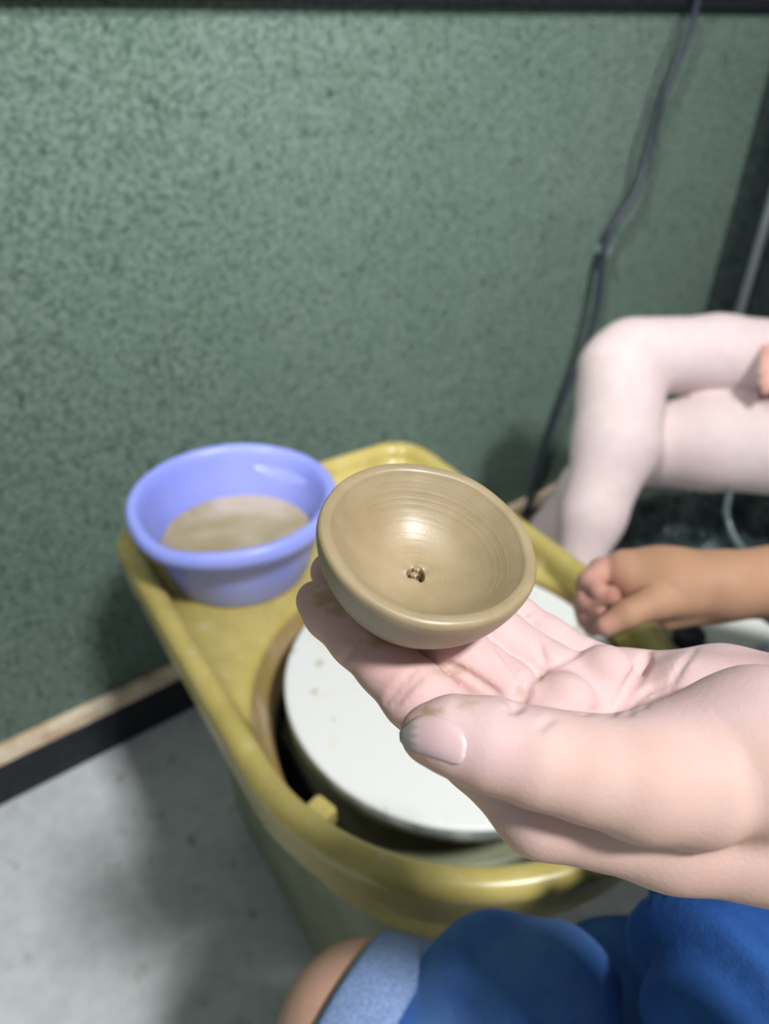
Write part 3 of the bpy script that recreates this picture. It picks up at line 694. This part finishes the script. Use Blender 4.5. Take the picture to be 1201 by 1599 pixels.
qx, qy = proj(nv2); t2 = np.tile(lin(208, 193, 193), (len(nv2), 1)); hk = (sst(qx, 1180, 1196)*sst(qy, 530, 545)*sst(-qy, -628, -610))[:, None]
t2 = t2*(1-hk)+lin(214, 164, 150)*hk
nb = link('person', quick(nv2, nf2, t2), 'paleskin'); tag(nb, 'pale bare crossed legs of a person seated beyond the wheel', 'person')
f = Field(np.array([.6, .5, .2]), np.array([1.7, 1.75, 1.0]), .008)
f.ell(HC2+UP*.02, (LF2, FC2, UP), (.19, .15, .14), .03); f.cone(HP2, HP2*.32+K2*.68, .105, .084, .03); f.cone(HPL, HPL*.55+KL*.45, .11, .095, .03); cloth('navy_shorts', f, 'navy', nb, .004, 3, 60)
f = Field(CH2-np.array([.4, .4, .5]), CH2+np.array([.4, .4, .2]), .008)
f.cone(HC2+UP*.1, CH2-UP*.1, .13, .13, .04); f.ell(CH2-UP*.06, (LF2, FC2, UP), (.17, .128, .18), .04); f.cone(S1, S2, .068, .068, .04); f.cone(S1, S1*.4+E2a*.6, .056, .052, .02); f.cone(S2, S2*.4+E2b*.6, .056, .052, .02); cloth('dark_shirt', f, 'navy', nb, .003, 8, 60)
f = Field(HD2-.17, HD2+.2, .006); f.ell(HD2+UP*.035-FC2*.022, (LF2, FC2, UP), (.088, .103, .11), .01); f.ell(HD2+FC2*.10-UP*.03, (LF2, FC2, UP), (.073, .07, .095), .01, sub=True); cloth('hair', f, 'hair', nb, .002, 2, 200)
f = Field(np.array([*(AL[:2]-.22), 0.0]), np.array([*(AL[:2]+.22), .2]), .005); tp = np.array([*(AL+FC2*.135)[:2], .035])
f.cone(np.array([*(AL-FC2*.03)[:2], .04]), tp, .044, .036, .02); f.cone(at(846, 826, 1.49), AL-UP*.05, .039, .044, .02); f.v = np.maximum(f.v, .0-np.broadcast_to(f.ax[2][None, None, :]-.004, f.n)); cloth('maroon_shoe', f, 'sandal', nb)

# ------------------------------------------------------------------ stools, bag, pole
def stool(top, label, r=.16):
    x, y, z = top; e = tag(empty('stool', (x, y, 0)), label, 'stool', 'round stools under the seated people')
    o = lathe('seat', [(0, z-.035), (r-.01, z-.035), (r, z-.03), (r, z-.008), (r-.008, z), (0, z)], 'navy', e, n=48)
    for k in range(4):
        th = math.pi/4+k*math.pi/2; a = np.array([math.cos(th), math.sin(th), 0])
        tube('leg', [a*(r*.7)+UP*(z-.034), a*(r*1.0)+UP*.0], .012, 'chrome', e)
    tube('ring', [np.array([math.cos(t_), math.sin(t_), 0])*r*.9+UP*(z*.35) for t_ in np.linspace(0, 2*math.pi, 33)], .006, 'chrome', e, n=6)
stool((HIPC[0], HIPC[1], HIPC[2]-.125), 'dark round stool under the person in denim', .17)
stool((HC2[0], HC2[1], HC2[2]-.12), 'dark round stool under the person with crossed legs', .17)
BG = onz(1090, 815, .16)+np.array([-.03, -.05, 0])
f = Field(BG-np.array([.26, .26, .16]), BG+np.array([.36, .3, .16]), .006)
f.lo[2] = 0; f.ax[2] = (f.res*np.arange(f.n[2])).astype(np.float32)
for dx, dy, z, r in ((0, 0, .10, .12), (.12, .05, .09, .11), (.05, -.06, .08, .10), (-.08, .05, .08, .09)): f.ball((BG[0]+dx, BG[1]+dy, z), r, .05)
V, Fc = f.mesh(); V = smooth_mesh(V, Fc, 1); N = normals(V, Fc); cr1 = 1-2*np.abs(vnoise(V, 38, 11)); cr2 = 1-2*np.abs(vnoise(V, 90, 12)); V = V+N*(.018*cr1+.006*cr2)[:, None]; V[:, 2] = np.maximum(V[:, 2], .002)
bag = link('plastic_bag', quick(V, Fc), 'film'); tag(bag, 'crumpled black plastic bag on the floor under the crossed legs', 'bag')
sp_ = [at(x, y, .98) for x, y in [(1132, 790), (1138, 815), (1150, 842), (1172, 866), (1192, 872)]]
tube('bag_handle', [at(x, y, d) for x, y, d in [(1140, 770, 1.15), (1134, 800, 1.12), (1146, 838, 1.11), (1170, 866, 1.11), (1200, 868, 1.13)]], .005, 'film', bag, n=8, sub=3)
rq = ray(1172, 430); dq = min((AR-.03-WT@CAM)/(WT@rq), (WC-.03-WN@CAM)/(WN@rq)); pq = CAM+dq*rq
po = tag(empty('metal_pole', (0, 0, 0)), 'slim grey metal pole against the dark wall behind the crossed legs', 'pole')
base_ = np.array([pq[0], pq[1], .006]); tube('shaft', [base_, base_+UP*1.3], .0105, 'chrome', po, n=12); lathe('foot', [(0, 0), (.026, 0), (.026, .006), (.014, .014), (.014, .03), (0, .03)], 'knob', po, n=24).location = (base_[0], base_[1], 0)
